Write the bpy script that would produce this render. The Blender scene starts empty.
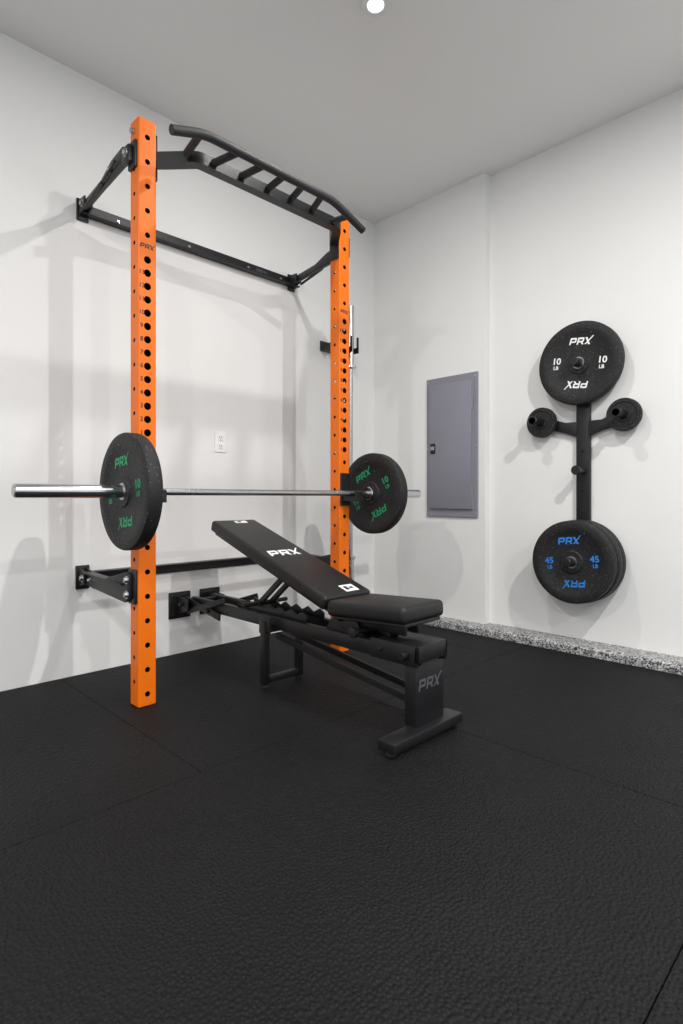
import bpy, bmesh, math, random
from mathutils import Vector, Matrix
random.seed(3)
sc = bpy.context.scene
try:
    sc.view_settings.view_transform = 'Standard'
    sc.view_settings.look = 'None'
except Exception as e:
    print(e)

# ------------------------------------------------------------ materials
def new_mat(name):
    m = bpy.data.materials.new(name); m.use_nodes = True
    nt = m.node_tree
    return m, nt, nt.nodes['Principled BSDF']

def simple(name, col, rough=0.5, metal=0.0, bump=0.0, bscale=200, var=0.06, vscale=6, spec=0.5):
    m, nt, b = new_mat(name)
    b.inputs['Roughness'].default_value = rough
    b.inputs['Metallic'].default_value = metal
    b.inputs['Specular IOR Level'].default_value = spec
    tc = nt.nodes.new('ShaderNodeTexCoord')
    nz = nt.nodes.new('ShaderNodeTexNoise'); nz.inputs['Scale'].default_value = vscale
    nz.inputs['Detail'].default_value = 4
    nt.links.new(tc.outputs['Object'], nz.inputs['Vector'])
    r = nt.nodes.new('ShaderNodeValToRGB')
    r.color_ramp.elements[0].position = 0.3; r.color_ramp.elements[1].position = 0.7
    r.color_ramp.elements[0].color = [c*(1-var) for c in col] + [1]
    r.color_ramp.elements[1].color = [min(1, c*(1+var)) for c in col] + [1]
    nt.links.new(nz.outputs['Fac'], r.inputs['Fac'])
    nt.links.new(r.outputs['Color'], b.inputs['Base Color'])
    if bump > 0:
        n2 = nt.nodes.new('ShaderNodeTexNoise'); n2.inputs['Scale'].default_value = bscale
        nt.links.new(tc.outputs['Object'], n2.inputs['Vector'])
        bp = nt.nodes.new('ShaderNodeBump'); bp.inputs['Strength'].default_value = bump
        bp.inputs['Distance'].default_value = 0.002
        nt.links.new(n2.outputs['Fac'], bp.inputs['Height'])
        nt.links.new(bp.outputs['Normal'], b.inputs['Normal'])
    return m

M_wall = simple('wall_paint', (0.755, 0.755, 0.745), 0.75, bump=0.15, bscale=120, var=0.015, vscale=1.5, spec=0.3)
M_ceil = simple('ceiling_paint', (0.86, 0.86, 0.85), 0.6, bump=0.1, bscale=100, var=0.01, vscale=1)
M_orange = simple('orange_powder_coat', (0.80, 0.158, 0.004), 0.4, bump=0.05, bscale=400, var=0.03, spec=0.3)
M_black = simple('black_powder_coat', (0.009, 0.0094, 0.0105), 0.40, bump=0.2, bscale=500, var=0.15, spec=0.4)
M_dark = simple('painted_cavity_shade', (0.010, 0.006, 0.004), 0.8)  # near-black colour stands in for the shade inside openings
M_chrome = simple('chrome_steel', (0.60, 0.61, 0.63), 0.2, metal=1.0, var=0.05, vscale=30)
M_steel = simple('brushed_steel', (0.42, 0.43, 0.44), 0.32, metal=1.0, var=0.1, vscale=60)
M_vinyl = simple('black_vinyl', (0.007, 0.007, 0.0075), 0.42, bump=0.3, bscale=350, var=0.1, spec=0.4)
M_grip = simple('textured_black_grip', (0.014, 0.0145, 0.016), 0.6, bump=0.5, bscale=600, var=0.1)
M_panel = simple('panel_grey_paint', (0.215, 0.215, 0.255), 0.42, var=0.03)
M_white = simple('white_print', (0.80, 0.80, 0.80), 0.5, var=0.01)
M_greyprint = simple('grey_print', (0.07, 0.07, 0.08), 0.5, var=0.01)
M_green = simple('green_print', (0.0, 0.26, 0.10), 0.5, var=0.02)
M_blue = simple('blue_print', (0.02, 0.20, 0.62), 0.5, var=0.02)
M_blackprint = simple('black_print', (0.02, 0.015, 0.01), 0.6, var=0.01)
M_plastic = simple('white_plastic', (0.8, 0.8, 0.79), 0.35, var=0.01)
M_rubberfoot = simple('rubber_foot', (0.012, 0.012, 0.012), 0.8)

def speck_mat(name, base, speck, amount, scale, rough):
    m, nt, b = new_mat(name)
    b.inputs['Roughness'].default_value = rough
    b.inputs['Specular IOR Level'].default_value = 0.35
    tc = nt.nodes.new('ShaderNodeTexCoord')
    v = nt.nodes.new('ShaderNodeTexVoronoi'); v.inputs['Scale'].default_value = scale
    nt.links.new(tc.outputs['Object'], v.inputs['Vector'])
    sep = nt.nodes.new('ShaderNodeSeparateColor')
    nt.links.new(v.outputs['Color'], sep.inputs['Color'])
    gt = nt.nodes.new('ShaderNodeMath'); gt.operation = 'GREATER_THAN'; gt.inputs[1].default_value = 1-amount
    nt.links.new(sep.outputs[0], gt.inputs[0])
    lt = nt.nodes.new('ShaderNodeMath'); lt.operation = 'LESS_THAN'; lt.inputs[1].default_value = 0.34
    nt.links.new(v.outputs['Distance'], lt.inputs[0])
    mu = nt.nodes.new('ShaderNodeMath'); mu.operation = 'MULTIPLY'
    nt.links.new(gt.outputs[0], mu.inputs[0]); nt.links.new(lt.outputs[0], mu.inputs[1])
    mx = nt.nodes.new('ShaderNodeMix'); mx.data_type = 'RGBA'
    mx.inputs[6].default_value = list(base)+[1]; mx.inputs[7].default_value = list(speck)+[1]
    nt.links.new(mu.outputs[0], mx.inputs[0]); nt.links.new(mx.outputs[2], b.inputs['Base Color'])
    return m
M_plate = speck_mat('speckled_rubber', (0.011, 0.011, 0.0115), (0.16, 0.16, 0.165), 0.07, 210, 0.6)

def flake_mat():
    m, nt, b = new_mat('epoxy_flake'); b.inputs['Roughness'].default_value = 0.35
    tc = nt.nodes.new('ShaderNodeTexCoord')
    v = nt.nodes.new('ShaderNodeTexVoronoi'); v.inputs['Scale'].default_value = 150
    nt.links.new(tc.outputs['Object'], v.inputs['Vector'])
    sep = nt.nodes.new('ShaderNodeSeparateColor'); nt.links.new(v.outputs['Color'], sep.inputs['Color'])
    r = nt.nodes.new('ShaderNodeValToRGB'); r.color_ramp.interpolation = 'CONSTANT'
    e = r.color_ramp.elements; e[0].color = (0.36, 0.36, 0.36, 1); e[1].position = 0.35; e[1].color = (0.16, 0.16, 0.17, 1)
    k = e.new(0.6); k.color = (0.03, 0.03, 0.035, 1)
    k = e.new(0.82); k.color = (0.58, 0.58, 0.56, 1)
    nt.links.new(sep.outputs[0], r.inputs['Fac']); nt.links.new(r.outputs['Color'], b.inputs['Base Color'])
    return m
M_flake = flake_mat()

def mat_floor():
    m, nt, b = new_mat('pebbled_rubber_mat'); 
    tc = nt.nodes.new('ShaderNodeTexCoord')
    v = nt.nodes.new('ShaderNodeTexVoronoi'); v.feature = 'F1'; v.inputs['Scale'].default_value = 98
    v.inputs['Randomness'].default_value = 0.75
    nt.links.new(tc.outputs['Object'], v.inputs['Vector'])
    n = nt.nodes.new('ShaderNodeTexNoise'); n.inputs['Scale'].default_value = 2.2; n.inputs['Detail'].default_value = 6
    nt.links.new(tc.outputs['Object'], n.inputs['Vector'])
    r = nt.nodes.new('ShaderNodeValToRGB')
    r.color_ramp.elements[0].position = 0.3; r.color_ramp.elements[0].color = (0.0045, 0.0045, 0.0050, 1)
    r.color_ramp.elements[1].position = 0.75; r.color_ramp.elements[1].color = (0.0080, 0.0080, 0.0088, 1)
    nt.links.new(n.outputs['Fac'], r.inputs['Fac']); nt.links.new(r.outputs['Color'], b.inputs['Base Color'])
    b.inputs['Roughness'].default_value = 0.62
    b.inputs['Specular IOR Level'].default_value = 0.16
    ht = nt.nodes.new('ShaderNodeMapRange'); ht.inputs[1].default_value = 0.1; ht.inputs[2].default_value = 0.75
    ht.inputs[3].default_value = 1.0; ht.inputs[4].default_value = 0.0; ht.interpolation_type = 'SMOOTHSTEP'
    nt.links.new(v.outputs['Distance'], ht.inputs[0])
    bp = nt.nodes.new('ShaderNodeBump')
    bp.inputs['Strength'].default_value = 1.0; bp.inputs['Distance'].default_value = 0.0032
    nt.links.new(ht.outputs[0], bp.inputs['Height']); nt.links.new(bp.outputs['Normal'], b.inputs['Normal'])
    return m
M_mat = mat_floor()
def emis(name, col, s):
    m, nt, b = new_mat(name)
    b.inputs['Emission Color'].default_value = list(col)+[1]; b.inputs['Emission Strength'].default_value = s
    return m
M_lamp = emis('lamp_lens', (1, 0.98, 0.95), 14)

# ------------------------------------------------------------ builders
def empty(name, loc):
    o = bpy.data.objects.new(name, None); o.empty_display_size = 0.1
    sc.collection.objects.link(o); o.location = loc
    return o

def frame_from_dir(d):
    d = Vector(d).normalized()
    up = Vector((0, 0, 1))
    if abs(d.dot(up)) > 0.999: up = Vector((0, 1, 0))
    s = d.cross(up).normalized(); u = s.cross(d).normalized()
    return d, s, u

class Part:
    def __init__(self, name, mats):
        self.name = name; self.bm = bmesh.new()
        self.mats = list(mats) if isinstance(mats, (list, tuple)) else [mats]
    def _merge(self, b2, mi=0, smooth=False):
        for f in b2.faces:
            f.material_index = mi; f.smooth = smooth
        me = bpy.data.meshes.new('tmp'); b2.to_mesh(me); b2.free()
        self.bm.from_mesh(me); bpy.data.meshes.remove(me)
    def obox(self, c, ax, size, bev=0.0, mi=0, seg=2, smooth=False):
        b = bmesh.new(); bmesh.ops.create_cube(b, size=1)
        for v in b.verts: v.co = Vector((v.co.x*size[0], v.co.y*size[1], v.co.z*size[2]))
        if bev > 0:
            bmesh.ops.bevel(b, geom=b.edges[:], offset=bev, segments=seg, affect='EDGES', profile=0.5)
        M = Matrix((ax[0], ax[1], ax[2])).transposed()
        for v in b.verts: v.co = M @ v.co + Vector(c)
        bmesh.ops.recalc_face_normals(b, faces=b.faces[:])
        self._merge(b, mi, smooth); return self
    def box(self, x0, x1, y0, y1, z0, z1, bev=0.0, mi=0, seg=2, smooth=False):
        return self.obox(((x0+x1)/2, (y0+y1)/2, (z0+z1)/2), (Vector((1,0,0)), Vector((0,1,0)), Vector((0,0,1))),
                         (abs(x1-x0), abs(y1-y0), abs(z1-z0)), bev, mi, seg, smooth)
    def beam(self, p1, p2, w, h, bev=0.003, mi=0):
        p1 = Vector(p1); p2 = Vector(p2)
        d, s, u = frame_from_dir(p2-p1)
        return self.obox((p1+p2)/2, (d, s, u), ((p2-p1).length, w, h), bev, mi)
    def lathe(self, prof, c, d, seg=48, mi=0, closed=False):
        d, s, u = frame_from_dir(d); c = Vector(c)
        b = bmesh.new(); rings = []
        for r, t in prof:
            if r < 1e-6: rings.append([b.verts.new(c + d*t)])
            else: rings.append([b.verts.new(c + d*t + (s*math.cos(2*math.pi*i/seg)+u*math.sin(2*math.pi*i/seg))*r) for i in range(seg)])
        pairs = list(zip(rings[:-1], rings[1:]))
        if closed: pairs.append((rings[-1], rings[0]))
        for A, B in pairs:
            for i in range(seg):
                j = (i+1) % seg
                if len(A) == 1 and len(B) == 1: continue
                if len(A) == 1: b.faces.new((A[0], B[i], B[j]))
                elif len(B) == 1: b.faces.new((A[i], B[0], A[j]))
                else: b.faces.new((A[i], B[i], B[j], A[j]))
        bmesh.ops.recalc_face_normals(b, faces=b.faces[:])
        self._merge(b, mi, True); return self
    def cyl(self, p1, p2, r, seg=24, mi=0, bev=None):
        p1 = Vector(p1); p2 = Vector(p2); L = (p2-p1).length
        if bev is None: bev = min(0.15*r, 0.2*L)
        return self.lathe([(0,0),(r-bev,0),(r,bev),(r,L-bev),(r-bev,L),(0,L)], p1, p2-p1, seg, mi)
    def path(self, pts, r, mi=0, seg=16, fil=0.0, phase=0.0):
        pts = [Vector(p) for p in pts]
        if fil > 0:
            out = [pts[0]]
            for i in range(1, len(pts)-1):
                a = (pts[i-1]-pts[i]); c = (pts[i+1]-pts[i])
                f = min(fil, a.length*0.45, c.length*0.45)
                A = pts[i]+a.normalized()*f; C = pts[i]+c.normalized()*f
                for k in range(7):
                    t = k/6; out.append(A*(1-t)**2 + pts[i]*2*t*(1-t) + C*t*t)
            out.append(pts[-1]); pts = out
        b = bmesh.new(); rings = []
        n = None
        for i, p in enumerate(pts):
            if i == 0: t = pts[1]-pts[0]
            elif i == len(pts)-1: t = pts[-1]-pts[-2]
            else: t = (pts[i+1]-pts[i]).normalized()+(pts[i]-pts[i-1]).normalized()
            t.normalize()
            if n is None: _, n, _ = frame_from_dir(t)
            n = (n - t*n.dot(t)).normalized(); m = t.cross(n)
            rings.append([b.verts.new(p + (n*math.cos(phase+2*math.pi*k/seg)+m*math.sin(phase+2*math.pi*k/seg))*r) for k in range(seg)])
        for A, B in zip(rings[:-1], rings[1:]):
            for k in range(seg):
                j = (k+1) % seg; b.faces.new((A[k], A[j], B[j], B[k]))
        b.faces.new(rings[0][::-1]); b.faces.new(rings[-1])
        bmesh.ops.recalc_face_normals(b, faces=b.faces[:])
        self._merge(b, mi, True); return self
    def prism(self, poly, axis, a0, a1, mi=0, bev=0.0):
        b = bmesh.new()
        def P(u, v, a):
            return {'y': (u, a, v), 'x': (a, u, v), 'z': (u, v, a)}[axis]
        A = [b.verts.new(P(u, v, a0)) for u, v in poly]; B = [b.verts.new(P(u, v, a1)) for u, v in poly]
        b.faces.new(A); b.faces.new(B[::-1])
        for i in range(len(poly)):
            j = (i+1) % len(poly); b.faces.new((A[i], B[i], B[j], A[j]))
        bmesh.ops.recalc_face_normals(b, faces=b.faces[:])
        if bev > 0: bmesh.ops.bevel(b, geom=b.edges[:], offset=bev, segments=2, affect='EDGES', profile=0.5)
        self._merge(b, mi); return self
    def bolt(self, c, d, r=0.011, h=0.009, mi=0):
        c = Vector(c); d = Vector(d).normalized()
        self.cyl(c, c+d*0.003, r*1.45, 20, mi)
        self.lathe([(0,0),(r,0),(r,h*0.8),(r*0.85,h),(0,h)], c+d*0.003, d, 6, mi)
        return self
    def warp(self, fn):
        for v in self.bm.verts: v.co = fn(v.co)
        return self
    def finish(self, parent=None, autosmooth=True):
        me = bpy.data.meshes.new(self.name)
        xs = [v.co for v in self.bm.verts]
        mn = Vector((min(v.x for v in xs), min(v.y for v in xs), min(v.z for v in xs)))
        mx = Vector((max(v.x for v in xs), max(v.y for v in xs), max(v.z for v in xs)))
        c = (mn+mx)/2
        for v in self.bm.verts: v.co -= c
        self.bm.to_mesh(me); self.bm.free()
        for m in self.mats: me.materials.append(m)
        o = bpy.data.objects.new(self.name, me); sc.collection.objects.link(o)
        if any(p.use_smooth for p in me.polygons):
            try:
                me.set_sharp_from_angle(angle=math.radians(35))
            except Exception: pass
        o.location = c
        if parent:
            o.parent = parent; o.location = c - parent.location
        return o

def text(parent, name, s, size, loc, right, up, mat, depth=0.0006, bold=0.0, shear=0.0, ang=0.0, sx=1.0):
    cu = bpy.data.curves.new(name, 'FONT'); cu.body = s; cu.size = size; cu.extrude = depth
    cu.align_x = 'CENTER'; cu.align_y = 'CENTER'; cu.offset = bold; cu.shear = shear
    cu.resolution_u = 4
    t = bpy.data.objects.new(name+'_c', cu); sc.collection.objects.link(t)
    bpy.context.view_layer.update()
    me = bpy.data.meshes.new_from_object(t.evaluated_get(bpy.context.evaluated_depsgraph_get()))
    bpy.data.objects.remove(t)
    me.materials.clear(); me.materials.append(mat)
    right = Vector(right).normalized(); up = Vector(up).normalized(); n = right.cross(up)
    M = Matrix((right, up, n)).transposed()
    R = Matrix.Rotation(ang, 3, 'Z')
    for v in me.vertices:
        v.co = M @ (R @ Vector((v.co.x*sx, v.co.y, v.co.z)))
    o = bpy.data.objects.new(name, me); sc.collection.objects.link(o)
    o.parent = parent; o.location = Vector(loc) - (parent.location if parent else Vector((0,0,0)))
    return o

# wide italic block-letter wordmark built from polygons; h = letter height
LOGO = [
    [(0,0),(0.26,0),(0.26,1),(0,1)], [(0.2,0.76),(1.0,0.76),(1.12,0.88),(1.0,1),(0.2,1)],
    [(0.2,0.30),(1.0,0.30),(1.12,0.42),(1.0,0.52),(0.2,0.52)], [(0.88,0.38),(1.14,0.40),(1.14,0.9),(0.88,0.92)],
    [(1.34,0),(1.60,0),(1.60,1),(1.34,1)], [(1.54,0.76),(2.34,0.76),(2.46,0.88),(2.34,1),(1.54,1)],
    [(1.54,0.30),(2.34,0.30),(2.46,0.42),(2.34,0.52),(1.54,0.52)], [(2.22,0.38),(2.48,0.40),(2.48,0.9),(2.22,0.92)],
    [(1.95,0.35),(2.25,0.35),(2.6,0),(2.28,0)],
    [(2.58,1),(2.92,1),(3.75,-0.05),(3.41,-0.05)], [(2.72,0),(3.02,0),(4.0,1.18),(3.78,1.18)],
]
def logo(parent, h, loc, right, up, mat, ang=0.0, depth=0.0006):
    b = bmesh.new()
    for k, poly in enumerate(LOGO):
        z1 = depth + k*0.00001
        top = [b.verts.new(((x-2.0+0.22*(y-0.5))*h*0.82, (y-0.5)*h, z1)) for x, y in poly]
        bot = [b.verts.new((v.co.x, v.co.y, -depth)) for v in top]
        b.faces.new(top); b.faces.new(bot[::-1])
        for i in range(len(poly)):
            j = (i+1) % len(poly); b.faces.new((top[i], bot[i], bot[j], top[j]))
    bmesh.ops.recalc_face_normals(b, faces=b.faces[:])
    right = Vector(right).normalized(); up = Vector(up).normalized(); n = right.cross(up)
    M = Matrix((right, up, n)).transposed(); R = Matrix.Rotation(ang, 3, 'Z')
    for v in b.verts: v.co = M @ (R @ v.co)
    me = bpy.data.meshes.new('wordmark'); b.to_mesh(me); b.free(); me.materials.append(mat)
    o = bpy.data.objects.new('wordmark', me); sc.collection.objects.link(o)
    o.parent = parent; o.location = Vector(loc) - parent.location
    return o

CAMX, CAMZ = 2.83, 0.855
H = 2.92
YB1, YB2, XS = 3.155, 3.215, 0.948

# ------------------------------------------------------------ room
Part('wall_left', M_wall).box(-0.12, 0, -4.5, 3.4, -0.05, H+0.05).finish()
Part('wall_back', M_wall).box(XS, 6.0, YB2, YB2+0.15, -0.05, H+0.05).box(0, XS, YB1, YB2+0.15, -0.05, H+0.05).finish()
Part('ceiling', M_ceil).box(-0.12, 6.0, -4.5, 3.4, H, H+0.1).finish()
Part('floor', M_flake).box(-0.12, 6.0, -4.5, 3.4, -0.13, -0.012).finish()
Part('trim_1', M_flake).prism([(3.068, -0.012), (3.22, -0.012), (3.22, 0.05), (3.085, 0.046), (3.068, 0.034)], 'x', XS-0.0, 6.0).prism([(3.068, -0.012), (3.16, -0.012), (3.16, 0.05), (3.085, 0.046), (3.068, 0.034)], 'x', 0.0, XS).finish()

mp = Part('rubber_floor_mats', M_mat)
g = 0.0011
strips = [(0.018, 1.285, [-4.4, -2.74, -0.91, 0.92, 2.75, 3.062]),
          (1.285, 2.53, [-4.4, -3.73, -1.9, -0.07, 1.757, 3.062]),
          (2.53, 3.78, [-4.4, -2.74, -0.91, 0.92, 2.75, 3.062]),
          (3.78, 5.03, [-4.4, -3.73, -1.9, -0.07, 1.757, 3.062]),
          (5.03, 5.95, [-4.4, -2.74, -0.91, 0.92, 2.75, 3.062])]
for x0, x1, ys in strips:
    for a, b_ in zip(ys[:-1], ys[1:]):
        mp.box(x0+g, x1-g, a+g, b_-g, -0.012, 0.0, 0.002, seg=2)
mp.finish()

# ------------------------------------------------------------ ceiling lights
def downlight(x, y, power, size=0.06, name='ceiling_light'):
    e = empty(name, (x, y, H))
    Part('trim_ring', M_plastic).lathe([(0.032, -0.001), (0.060, -0.001), (0.062, -0.006), (0.058, -0.010), (0.036, -0.010), (0.030, -0.004)], (x, y, H), (0, 0, 1), 40, closed=True).finish(e)
    Part('lens', M_lamp).lathe([(0, -0.006), (0.020, -0.006), (0.030, -0.003), (0.030, -0.001), (0, -0.001)], (x, y, H), (0, 0, 1), 32).finish(e)
    L = bpy.data.lights.new('lamp', 'AREA'); L.shape = 'DISK'; L.size = size; L.energy = power; L.color = (1, 0.985, 0.96)
    o = bpy.data.objects.new('lamp', L); sc.collection.objects.link(o); o.parent = e; o.location = (0, 0, -0.02)
downlight(1.27, 1.75, 17)
downlight(3.3, 1.6, 74)
downlight(1.6, -1.0, 48)
downlight(3.6, -1.4, 50)
downlight(5.0, 0.6, 64)

# ------------------------------------------------------------ power rack
UX = 0.603; U1, U2 = 1.053, 2.197; UH = 2.405; A = 0.0385
rack = empty('folding_power_rack', (UX, (U1+U2)/2, 0))
def upright(name, cy):
    b = bmesh.new(); bmesh.ops.create_cube(b, size=1)
    for v in b.verts: v.co = Vector((v.co.x*2*A, v.co.y*2*A, v.co.z*UH))
    bmesh.ops.bevel(b, geom=b.edges[:], offset=0.006, segments=3, affect='EDGES', profile=0.5)
    c = bmesh.new(); bmesh.ops.create_cube(c, size=1)
    for v in c.verts: v.co = Vector((v.co.x*2*(A-0.004), v.co.y*2*(A-0.004), v.co.z*(UH-0.01)))
    bmesh.ops.reverse_faces(c, faces=c.faces[:])
    for f in c.faces: f.material_index = 1  # tube interior coloured dark rather than orange, shade painted in
    me2 = bpy.data.meshes.new('t'); c.to_mesh(me2); c.free(); b.from_mesh(me2)
    me = bpy.data.meshes.new(name); b.to_mesh(me); b.free()
    me.materials.append(M_orange); me.materials.append(M_dark)
    o = bpy.data.objects.new(name, me); sc.collection.objects.link(o)
    zsX = [0.05+0.1*i for i in range(0, 11)]
    zsX = [z for z in zsX if z < 1.08]
    z = 1.12
    while z < 1.83: zsX.append(z); z += 0.0545
    zsX += [1.93, 2.03, 2.13, 2.23, 2.33]
    zsY = [0.1*i+0.1 for i in range(23)]
    for zs, d, r in ((zsX, 'X', 0.0152), (zsY, 'Y', 0.0085)):
        p = bmesh.new()
        for z in zs:
            M = Matrix.Translation((0, 0, z-UH/2)) @ Matrix.Rotation(math.pi/2, 4, 'Y' if d == 'X' else 'X')
            rr = r if (d == 'Y' or 1.1 < z < 1.84) else 0.011
            bmesh.ops.create_cone(p, cap_ends=True, segments=20, radius1=rr, radius2=rr, depth=0.2, matrix=M)
        mm = bpy.data.meshes.new('cut'); p.to_mesh(mm); p.free(); mm.materials.append(M_dark)  # hole walls get the same painted-in shade
        k = bpy.data.objects.new('cut', mm); sc.collection.objects.link(k)
        md = o.modifiers.new('b'+d, 'BOOLEAN'); md.operation = 'DIFFERENCE'; md.solver = 'EXACT'; md.object = k
        bpy.context.view_layer.update()
        dg = bpy.context.evaluated_depsgraph_get()
        nm = bpy.data.meshes.new_from_object(o.evaluated_get(dg)); o.modifiers.clear()
        o.data = nm; bpy.data.objects.remove(k)
    o.parent = rack; o.location = Vector((UX, cy, UH/2)) - rack.location
    return o
upright('upright_1', U1); upright('upright_2', U2)

for i, z in enumerate([1.12+0.0545*k*1 for k in range(0, 13)]):
    for cy in (U1, U2):
        text(rack, 'stencil_number', str(i+1), 0.026, (UX+A+0.0003, cy-0.025, z), (0,1,0), (0,0,1), M_blackprint, 0.0003, bold=0.0004)
for cy in (U1, U2):
    logo(rack, 0.019, (UX+A+0.0003, cy, 1.883), (0,1,0), (0,0,1), M_blackprint, depth=0.0003)

YO1, YO2 = U1-A, U2+A
S1, S2 = 0.034, 0.085
WY1, WY2 = YO1-0.035+S1, YO2+0.06+S2
st = Part('wall_stringer_upper', M_black)
st.box(0.001, 0.012, WY1, WY2, 2.225, 2.285, 0.002).box(0.001, 0.05, WY1, WY2, 2.225, 2.233, 0.002).finish(rack)
st = Part('wall_stringer_lower', M_black)
st.box(0.001, 0.012, WY1, WY2, 0.445, 0.495, 0.002).box(0.001, 0.05, WY1, WY2, 0.488, 0.495, 0.002).finish(rack)
logo(rack, 0.026, (0.0125, 2.10, 2.255), (0,1,0), (0,0,1), M_greyprint, depth=0.0004)
bl = Part('bolts', [M_steel])
for y in [1.2, 1.6, 2.0, 2.25]:
    bl.bolt((0.012, y, 2.255), (1,0,0), 0.006, 0.005)
for k, (yo, sg, sp) in enumerate(((YO1, -1, S1), (YO2, 1, S2))):
    wf = lambda c, sp=sp: Vector((c.x, c.y + sp*max(0.0, min(1.0, 1-c.x/(UX-0.06))), c.z))
    ya, yb = sorted((yo+sg*0.001, yo+sg*0.009)); yc, yd = sorted((yo+sg*0.034, yo+sg*0.042))
    up = Part('upper_arm_%d' % (k+1), M_black)
    up.box(0.001, 0.012, min(ya,yc)-0.008, max(yb,yd)+0.008, 2.20, 2.305, 0.003)
    for (p, q) in ((ya, yb), (yc, yd)):
        up.prism([(0.012, 2.22), (0.10, 2.233), (0.10, 2.282), (0.012, 2.295)], 'y', p, q, bev=0.001)
    m0, m1 = sorted((yo+sg*0.011, yo+sg*0.031))
    up.prism([(0.04, 2.235), (0.30, 2.232), (0.56, 2.225), (0.575, 2.24), (0.575, 2.29), (0.56, 2.30), (0.43, 2.30), (0.30, 2.272), (0.04, 2.275)], 'y', m0, m1, bev=0.002)
    up.cyl((0.07, min(ya, yc), 2.255), (0.07, max(yb, yd), 2.255), 0.012)
    up.box(UX-0.035, UX+0.03, min(yo, yo+sg*0.012), max(yo, yo+sg*0.012), 2.20, 2.31, 0.003)
    up.box(UX-0.05, UX+0.012, m0, m1, 2.222, 2.29, 0.003)
    gy = yo+sg*0.040
    up.cyl((0.10, gy, 2.222), (0.34, gy, 2.240), 0.008).cyl((0.34, gy, 2.240), (0.50, gy, 2.262), 0.005)
    up.warp(wf).finish(rack)
    for (x, z) in ((0.07, 2.255), (UX-0.012, 2.26), (0.42, 2.265)):
        bl.bolt(wf(Vector((x, yo+sg*(0.042 if x < 0.1 else 0.031), z))), (0, sg, 0), 0.012)
    lo = Part('lower_arm_%d' % (k+1), M_black)
    lo.box(0.001, 0.012, min(ya,yc)-0.012, max(yb,yd)+0.012, 0.41, 0.525, 0.003)
    for (p, q) in ((ya, yb), (yc, yd)):
        lo.prism([(0.012, 0.425), (0.10, 0.445), (0.10, 0.50), (0.012, 0.515)], 'y', p, q, bev=0.001)
    lo.prism([(0.04, 0.44), (0.58, 0.425), (0.61, 0.44), (0.61, 0.54), (0.59, 0.55), (0.35, 0.50), (0.04, 0.495)], 'y', m0, m1, bev=0.002)
    lo.box(UX-0.03, UX+0.03, min(yo, yo+sg*0.012), max(yo, yo+sg*0.012), 0.42, 0.56, 0.003)
    lo.cyl((0.07, min(ya,yc), 0.47), (0.07, max(yb,yd), 0.47), 0.012)
    lo.box(0.04, 0.57, m0-0.012, m1+0.012, 0.494, 0.501, 0.002)
    lo.warp(wf).finish(rack)
    bl.bolt(wf(Vector((0.07, yo+sg*0.042, 0.47))), (0, sg, 0), 0.012)
    bl.bolt(wf(Vector((0.15, yo+sg*0.031, 0.47))), (0, sg, 0), 0.009)
    bl.bolt((UX, yo+sg*0.031, 0.46), (0, sg, 0), 0.012)
    bl.bolt((UX, yo+sg*0.031, 0.52), (0, sg, 0), 0.012)
    bl.bolt((UX-0.01, yo+sg*0.0005, 2.36), (0, sg, 0), 0.011)
bl.finish(rack)

pb = Part('pull_up_bar', M_black)
Zb = 2.268
i1, i2 = U1+A, U2-A
pb.box(UX-0.035, UX+0.035, i1, i1+0.008, 2.17, 2.36, 0.003)
pb.box(UX-0.035, UX+0.035, i2-0.008, i2, 2.17, 2.36, 0.003)
XR = CAMX-2.085; XF = CAMX-1.94; ZF = 2.283
rp = [(UX+0.005, i1+0.004, Zb), (UX+0.035, i1+0.035, Zb), (XR, i1+0.135, Zb), (XR, i2-0.125, Zb), (UX+0.035, i2-0.035, Zb), (UX+0.005, i2-0.004, Zb)]
pb.path(rp, 0.034, fil=0.02, seg=4, phase=math.pi/4)
fp = [(XF-0.0, 1.028, 2.235), (XF, 1.17, ZF), (XF, 1.87, ZF), (XF, 2.08, 2.210)]
pb.finish(rack)
pf = Part('pull_up_grip_bar', M_grip)
pf.path(fp, 0.0185, fil=0.05, seg=20)
for (ya_, yb_) in ((1.17, 1.155), (1.28, 1.33), (1.42, 1.46), (1.57, 1.57), (1.71, 1.68), (1.85, 1.80), (1.985, 1.98)):
    zf = ZF if yb_ <= 1.87 else ZF-0.033
    pf.path([(XR, ya_, Zb), (XF, yb_, zf)], 0.0155, seg=16)
pf.finish(rack)

# J cups
BX, BZ = 0.712, 0.878
for k, cy in enumerate((U1, U2)):
    j = Part('j_cup_%d' % (k+1), M_black)
    j.box(UX+A+0.0005, UX+A+0.010, cy-0.036, cy+0.036, 0.81, 0.99, 0.003)
    s = -1 if k == 0 else 1
    ys = cy+s*(A+0.001)
    j.box(UX-0.03, UX+A+0.01, min(ys, ys+s*0.007), max(ys, ys+s*0.007), 0.84, 0.98, 0.003)
    j.prism([(UX+A+0.006, 0.835), (UX+A+0.115, 0.835), (UX+A+0.115, 0.885), (UX+A+0.103, 0.888), (UX+A+0.101, 0.862), (UX+A+0.006, 0.862)], 'y', cy-0.026, cy+0.026, bev=0.002)
    j.finish(rack)

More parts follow.
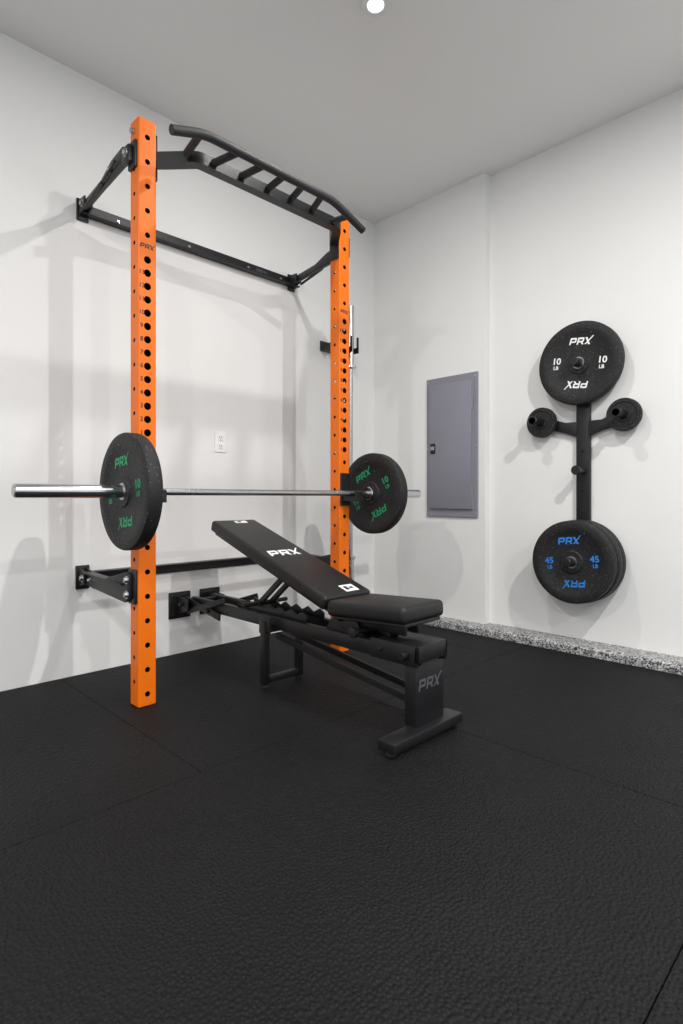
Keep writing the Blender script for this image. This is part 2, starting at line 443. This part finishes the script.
# ------------------------------------------------------------ plates
def plate_profile(R, ht, hub=0.026):
    f = [(hub, -ht), (0.058, -ht), (0.064, -ht+0.006), (R*0.72, -ht+0.006), (R*0.76, -ht), (R-0.009, -ht), (R-0.003, -ht+0.003), (R, -ht+0.010)]
    return f + [(r, -t) for r, t in reversed(f)]
def plate(parent, name, c, ht, R=0.225, col=M_green, ang=0.0, lb='10'):
    p = Part(name, [M_plate, M_steel])
    p.lathe(plate_profile(R, ht), c, (0, 1, 0), 96, 0, closed=True)
    p.lathe([(0.0256, -ht-0.001), (0.033, -ht-0.001), (0.033, ht+0.001), (0.0256, ht+0.001)], c, (0, 1, 0), 40, 1, closed=True)
    p.finish(parent)
    if col is None: return
    fy = c[1]-ht+0.006-0.0002
    for a in (0, math.pi):
        t = ang+a
        logo(parent, R*0.165, (c[0]+R*0.52*math.sin(-t), fy, c[2]+R*0.52*math.cos(t)), (1,0,0), (0,0,1), col, ang=t)
    for a in (math.pi/2, -math.pi/2):
        t = ang+a
        ux, uz = math.sin(-ang), math.cos(ang)
        px_, pz_ = c[0]+R*0.55*math.sin(-t), c[2]+R*0.55*math.cos(t)
        text(parent, 'lettering', lb, R*0.21, (px_+ux*R*0.05, fy, pz_+uz*R*0.05), (1,0,0), (0,0,1), col, 0.0006, ang=ang, bold=R*0.005, sx=1.05)
        text(parent, 'lettering', 'LB', R*0.12, (px_-ux*R*0.11, fy, pz_-uz*R*0.11), (1,0,0), (0,0,1), col, 0.0006, ang=ang, bold=R*0.003)

# ------------------------------------------------------------ barbell
bar = empty('loaded_barbell', (BX, 1.655, BZ))
b = Part('shaft', [M_chrome, M_steel])
b.cyl((BX, 0.975, BZ), (BX, 2.335, BZ), 0.0142, 32, 1)
for (a0, a1) in ((0.546, 0.925), (2.385, 2.768)):
    b.cyl((BX, a0, BZ), (BX, a1, BZ), 0.025, 40, 0, bev=0.002)
for (a0, a1) in ((0.910, 0.976), (2.327, 2.392)):
    b.cyl((BX, a0, BZ), (BX, a1, BZ), 0.0252, 40, 0, bev=0.001)
for (a0, a1) in ((0.9755, 0.995), (2.308, 2.3275)):
    b.cyl((BX, a0, BZ), (BX, a1, BZ), 0.036, 40, 0, bev=0.003)
for yy in (1.20, 1.235, 2.06, 2.09):
    b.cyl((BX, yy, BZ), (BX, yy+0.004, BZ), 0.0146, 32, 0, bev=0.0005)
for a0 in (0.544, 2.766):
    b.cyl((BX, a0, BZ), (BX, a0+0.004, BZ), 0.021, 32, 1, bev=0.001)
b.finish(bar)
plate(bar, 'weight_plate_1', (BX, 0.945, BZ), 0.029, 0.227, M_green, ang=0.12)
plate(bar, 'weight_plate_2', (BX, 2.359, BZ), 0.029, 0.227, M_green, ang=0.5)

# ------------------------------------------------------------ bench
BY = 1.64
bench = empty('adjustable_weight_bench', (1.1, BY, 0))
fr = Part('frame', [M_black, M_steel])
for s in (-1, 1):
    y = BY+s*0.062
    fr.box(0.10, 1.63, y-0.014, y+0.014, 0.262, 0.318, 0.003)
for x in (0.14, 0.62, 0.80, 1.12, 1.56):
    fr.box(x-0.02, x+0.02, BY-0.05, BY+0.05, 0.272, 0.308, 0.002)
for s in (-1, 1):
    y = BY+s*0.095
    fr.box(0.001, 0.010, y-0.065, y+0.065, 0.19, 0.335, 0.003)
    fr.prism([(0.010, 0.215), (0.13, 0.25), (0.13, 0.31), (0.010, 0.315)], 'y', y-0.022, y-0.014, bev=0.001)
    fr.prism([(0.010, 0.215), (0.13, 0.25), (0.13, 0.31), (0.010, 0.315)], 'y', y+0.012, y+0.020, bev=0.001)
    for z in (0.215, 0.31):
        fr.bolt((0.010, y-0.045, z), (1,0,0), 0.007, 0.005, 0)
        fr.bolt((0.010, y+0.045, z), (1,0,0), 0.007, 0.005, 0)
    fr.beam((0.06, BY+s*0.088, 0.30), (0.40, BY+s*0.088, 0.25), 0.010, 0.035)
    fr.beam((0.10, BY+s*0.10, 0.24), (0.46, BY+s*0.10, 0.345), 0.008, 0.028)
fr.cyl((0.08, BY-0.14, 0.28), (0.08, BY+0.14, 0.28), 0.011)
fr.cyl((0.30, BY-0.11, 0.27), (0.30, BY+0.11, 0.27), 0.010)
fr.finish(bench)
lg = Part('rear_leg', [M_black, M_rubberfoot])
for s in (-1, 1):
    y = BY-0.01+s*0.10
    lg.box(0.785, 0.815, y-0.016, y+0.016, 0.012, 0.30, 0.003)
    lg.box(0.76, 0.84, y-0.004, y+0.004, 0.24, 0.32, 0.003)
    lg.cyl((0.80, y, 0), (0.80, y, 0.014), 0.017, 20, 1)
lg.box(0.786, 0.814, BY-0.11, BY+0.09, 0.02, 0.048, 0.003)
lg.box(0.786, 0.814, BY-0.11, BY+0.09, 0.245, 0.275, 0.003)
lg.finish(bench)
br = Part('braces', M_black)
for s in (-1, 1):
    br.beam((0.80, BY+s*0.045, 0.225), (1.60, BY+s*0.045, 0.125), 0.014, 0.026)
br.finish(bench)
po = Part('front_post', [M_black, M_rubberfoot, M_steel])
po.box(1.578, 1.630, BY-0.083, BY+0.083, 0.05, 0.275, 0.004)
po.box(1.590, 1.665, BY-0.24, BY+0.155, 0.018, 0.052, 0.004)
for y in (BY-0.215, BY+0.13):
    po.cyl((1.628, y, 0), (1.628, y, 0.02), 0.02, 20, 1)
po.box(1.42, 1.640, BY-0.09, BY-0.078, 0.262, 0.335, 0.003)
po.box(1.42, 1.640, BY+0.078, BY+0.09, 0.262, 0.335, 0.003)
po.box(1.628, 1.640, BY-0.09, BY+0.09, 0.275, 0.335, 0.003)
po.box(1.44, 1.63, BY-0.08, BY+0.08, 0.318, 0.334, 0.003)
po.cyl((1.59, BY+0.09, 0.30), (1.59, BY+0.125, 0.30), 0.014, 20, 0)
po.cyl((1.59, BY-0.115, 0.30), (1.59, BY-0.09, 0.30), 0.014, 20, 0)
po.bolt((1.47, BY-0.09, 0.30), (0,-1,0), 0.008, 0.006, 0)
po.finish(bench)
logo(bench, 0.040, (1.6305, BY, 0.195), (0,1,0), (0,0,1), M_greyprint)

def pad(name, p0, p1, w0, w1, th, parent, bev=0.016):
    d = (Vector((p1[0], 0, p1[1]))-Vector((p0[0], 0, p0[1]))); L = d.length; d.normalize()
    n = Vector((0,1,0)).cross(d); 
    if n.z < 0: n = -n
    b_ = bmesh.new(); bmesh.ops.create_cube(b_, size=1)
    for v in b_.verts:
        w = w0 if v.co.x < 0 else w1
        v.co = Vector((p0[0], BY, p0[1])) + d*((v.co.x+0.5)*L) + Vector((0,1,0))*(v.co.y*w) + n*((v.co.z+0.5)*th)
    bmesh.ops.bevel(b_, geom=b_.edges[:], offset=bev, segments=4, affect='EDGES', profile=0.55)
    bmesh.ops.recalc_face_normals(b_, faces=b_.faces[:])
    P = Part(name, [M_vinyl]); P._merge(b_, 0, True)
    P.mats.append(M_black)
    cc = Vector((p0[0], BY, p0[1])) + d*(L/2) - n*0.006
    P.obox(cc, (d, Vector((0,1,0)), d.cross(Vector((0,1,0)))), (L*0.94, min(w0,w1)*0.86, 0.014), 0.003, 1)
    P.finish(parent)
    return d, n, L
B0 = (0.370, 0.69); B1 = (1.210, 0.408)
d, n, L = pad('backrest', B0, B1, 0.26, 0.27, 0.055, bench)
def on_pad(t, lift=0.0):
    return Vector((B0[0], BY, B0[1])) + d*(t*L) + n*(0.055+lift)
logo(bench, 0.056, on_pad(0.50, 0.0006), Vector((0,1,0)), -d, M_white, depth=0.0005)
lb = Part('pad_labels', [M_white, M_blackprint])
yv = Vector((0,1,0)); zz = d.cross(yv)
lb.obox(on_pad(0.045, 0.0006)+yv*0.02, (d, yv, zz), (0.028, 0.07, 0.0012), 0, 0)
lb.obox(on_pad(0.945, 0.0006)+yv*0.04, (d, yv, zz), (0.055, 0.075, 0.0012), 0, 0)
lb.obox(on_pad(0.945, 0.0014)+yv*0.025, (d, yv, zz), (0.03, 0.02, 0.0012), 0, 1)
lb.obox(on_pad(0.945, 0.0014)+yv*0.052, (d, yv, zz), (0.014, 0.02, 0.0012), 0, 1)
lb.obox(on_pad(0.045, 0.0014)+yv*0.01, (d, yv, zz), (0.014, 0.02, 0.0012), 0, 1)
lb.finish(bench)
pad('seat', (1.225, 0.388), (1.61, 0.410), 0.265, 0.245, 0.062, bench, 0.02)
su = Part('seat_support', [M_black, M_steel])
su.box(1.25, 1.55, BY-0.045, BY-0.030, 0.35, 0.392, 0.002)
su.box(1.25, 1.55, BY+0.030, BY+0.045, 0.35, 0.392, 0.002)
for s in (-1, 1):
    su.prism([(1.14, 0.31), (1.36, 0.31), (1.30, 0.395), (1.20, 0.395)], 'y', BY+s*0.052-0.004, BY+s*0.052+0.004, bev=0.001)
    su.beam((1.46, BY+s*0.022, 0.32), (1.40, BY+s*0.022, 0.38), 0.012, 0.03)
    su.prism([(0.50, 0.318), (1.02, 0.318), (1.02, 0.345), (0.99, 0.36), (0.95, 0.34), (0.91, 0.36), (0.87, 0.34), (0.83, 0.36), (0.79, 0.34), (0.75, 0.36), (0.71, 0.34), (0.67, 0.36), (0.63, 0.34), (0.59, 0.36), (0.55, 0.34), (0.50, 0.35)], 'y', BY+s*0.05-0.004, BY+s*0.05+0.004, bev=0.001)
    su.beam((0.66, BY+s*0.035, 0.35), (0.86, BY+s*0.035, 0.51), 0.012, 0.028)
    su.beam((0.60, BY+s*0.06, 0.595), (1.20, BY+s*0.06, 0.392), 0.02, 0.028)
su.cyl((0.66, BY-0.13, 0.352), (0.66, BY+0.13, 0.352), 0.010)
su.cyl((1.23, BY-0.075, 0.370), (1.23, BY+0.075, 0.370), 0.012, mi=0)
su.cyl((1.36, BY-0.105, 0.345), (1.36, BY+0.105, 0.345), 0.011)
su.lathe([(0,0),(0.018,0.0),(0.022,0.006),(0.02,0.022),(0,0.026)], (1.36, BY-0.105, 0.345), (0,-1,0), 20, 0)
su.finish(bench)

# ------------------------------------------------------------ plate tree on back wall
TX = 1.55; W = YB2
tree = empty('wall_plate_rack', (TX, W, 1.05))
t = Part('column', [M_black, M_steel])
t.box(TX-0.038, TX+0.038, W-0.030, W-0.0005, 0.42, 1.68, 0.004)
for s in (-1, 1):
    t.prism([(TX+s*0.03, 1.195), (TX+s*0.105, 1.225), (TX+s*0.228, 1.262), (TX+s*0.25, 1.27), (TX+s*0.25, 1.325), (TX+s*0.228, 1.33), (TX+s*0.10, 1.285), (TX+s*0.03, 1.285)], 'y', W-0.030, W-0.0225, bev=0.002)
    t.box(TX+s*0.228-0.03, TX+s*0.228+0.03, W-0.024, W-0.0005, 1.265, 1.325, 0.003)
    t.cyl((TX+s*0.228, W-0.03, 1.295), (TX+s*0.228, W-0.18, 1.295), 0.022)
    t.cyl((TX+s*0.228, W-0.160, 1.295), (TX+s*0.228, W-0.18, 1.295), 0.028)
for z, L_ in ((1.60, 0.16), (0.505, 0.25)):
    t.cyl((TX, W-0.03, z), (TX, W-L_, z), 0.0245)
t.cyl((TX, W-0.03, 1.006), (TX, W-0.115, 1.006), 0.020)
t.cyl((TX, W-0.115, 1.006), (TX, W-0.13, 1.006), 0.026)
for z in (0.78, 0.90, 1.12, 1.40):
    t.bolt((TX, W-0.030, z), (0,-1,0), 0.007, 0.005, 0)
t.finish(tree)
plate(tree, 'weight_plate_1', (TX, W-0.067, 1.603), 0.026, 0.231, M_white, ang=-0.12)
for i, y in enumerate((0.060, 0.112)):
    plate(tree, 'weight_plate_%d' % (i+2), (TX+0.006, W-y, 0.503), 0.0245, 0.229, None)
plate(tree, 'weight_plate_4', (TX, W-0.162, 0.503), 0.024, 0.226, M_blue, ang=0.1, lb='45')
for i, s in enumerate((-1, 1)):
    p = Part('change_plate_%d' % (i+1), [M_plate])
    c = (TX+s*0.228, W-0.056, 1.295); R = 0.088; h_ = 0.018
    f = [(0.0245, -h_), (0.04, -h_), (0.043, -h_+0.004), (0.064, -h_+0.004), (0.068, -h_), (R-0.004, -h_), (R, -h_+0.006)]
    p.lathe(f+[(r, -q) for r, q in reversed(f)], c, (0,1,0), 64, 0, closed=True).finish(tree)

# ------------------------------------------------------------ electrical panel
ep = empty('electrical_panel', (0.70, YB1, 1.19))
x0, x1, z0, z1 = 0.50, 0.90, 0.725, 1.665
Y = YB1
p = Part('cover', M_panel); p.box(x0, x1, Y-0.014, Y+0.004, z0, z1, 0.004)
p.box(x0+0.03, x1-0.03, Y-0.020, Y-0.013, z0+0.05, z1-0.05, 0.003).finish(ep)
p = Part('door', M_panel); p.box(x0+0.036, x1-0.036, Y-0.030, Y-0.019, z0+0.056, z1-0.056, 0.0015)
for z in (0.90, 1.47): p.cyl((x1-0.035, Y-0.022, z-0.04), (x1-0.035, Y-0.022, z+0.04), 0.005)
p.finish(ep)
p = Part('latch', [M_black, M_steel]); p.box(x0+0.046, x0+0.085, Y-0.035, Y-0.029, 1.15, 1.22, 0.002, mi=0)
p.box(x0+0.05, x0+0.081, Y-0.038, Y-0.034, 1.175, 1.20, 0.002, mi=1)
for (a_, c_) in ((x0+0.014, z0+0.025), (x1-0.014, z0+0.025), (x0+0.014, z1-0.025), (x1-0.014, z1-0.025), (x0+0.014, 1.19), (x1-0.014, 1.19)):
    p.cyl((a_, Y-0.013, c_), (a_, Y-0.017, c_), 0.006, 12, 1)
p.finish(ep)

# ------------------------------------------------------------ outlet
oe = empty('wall_outlet', (0, 1.807, 1.18))
p = Part('cover_plate', M_plastic); p.box(0.0005, 0.006, 1.770, 1.844, 1.120, 1.240, 0.002).finish(oe)
p = Part('receptacles', [M_plastic, M_dark])
for z in (1.155, 1.205):
    p.box(0.005, 0.009, 1.79, 1.824, z-0.016, z+0.016, 0.002)
    for yy in (1.800, 1.813): p.box(0.0085, 0.0095, yy-0.0015, yy+0.0015, z-0.004, z+0.009, 0, mi=1)
    p.box(0.0085, 0.0095, 1.804, 1.809, z-0.012, z-0.008, 0, mi=1)
p.finish(oe)

# ------------------------------------------------------------ stored barbell + holder
def stored_bar(y, x=0.10):
    e = empty('barbell', (x, y, 0))
    q = Part('bar', [M_steel, M_chrome])
    q.cyl((x, y, 0.44), (x, y, 1.76), 0.0145, 24)
    q.cyl((x, y, 0.0), (x, y, 0.43), 0.025, 32, 1, bev=0.002); q.cyl((x, y, 1.765), (x, y, 2.19), 0.025, 32, 1, bev=0.002)
    q.cyl((x, y, 0.425), (x, y, 0.445), 0.036, 32, 1); q.cyl((x, y, 1.755), (x, y, 1.775), 0.036, 32, 1)
    q.finish(e)
stored_bar(2.80)
hd = empty('barbell_wall_holder', (0, 2.74, 1.90))
q = Part('bracket', [M_black, M_steel])
q.box(0.0005, 0.01, 2.60, 2.85, 1.86, 1.93, 0.003)
for yc in (2.64, 2.80):
    for s in (-1, 1):
        ya_ = yc+s*0.032
        q.box(0.008, 0.145, ya_-0.005, ya_+0.005, 1.86, 1.90, 0.002)
        q.box(0.130, 0.145, ya_-0.005, ya_+0.005, 1.86, 1.97, 0.002)
    q.box(0.008, 0.05, yc-0.03, yc+0.03, 1.86, 1.87, 0.002)
q.finish(hd)

# ------------------------------------------------------------ world + camera
w = bpy.data.worlds.new('world'); sc.world = w; w.use_nodes = True
bg = w.node_tree.nodes['Background']; bg.inputs[0].default_value = (0.95, 0.97, 1.0, 1); bg.inputs[1].default_value = 1.17

cam = bpy.data.cameras.new('cam'); co = bpy.data.objects.new('camera', cam); sc.collection.objects.link(co)
co.location = (CAMX, 0, CAMZ); co.rotation_euler = (math.pi/2, 0, math.radians(45.2))
cam.sensor_width = 36; cam.lens = 560/1024*36; cam.shift_y = -14.5/1024; cam.clip_start = 0.02
sc.camera = co
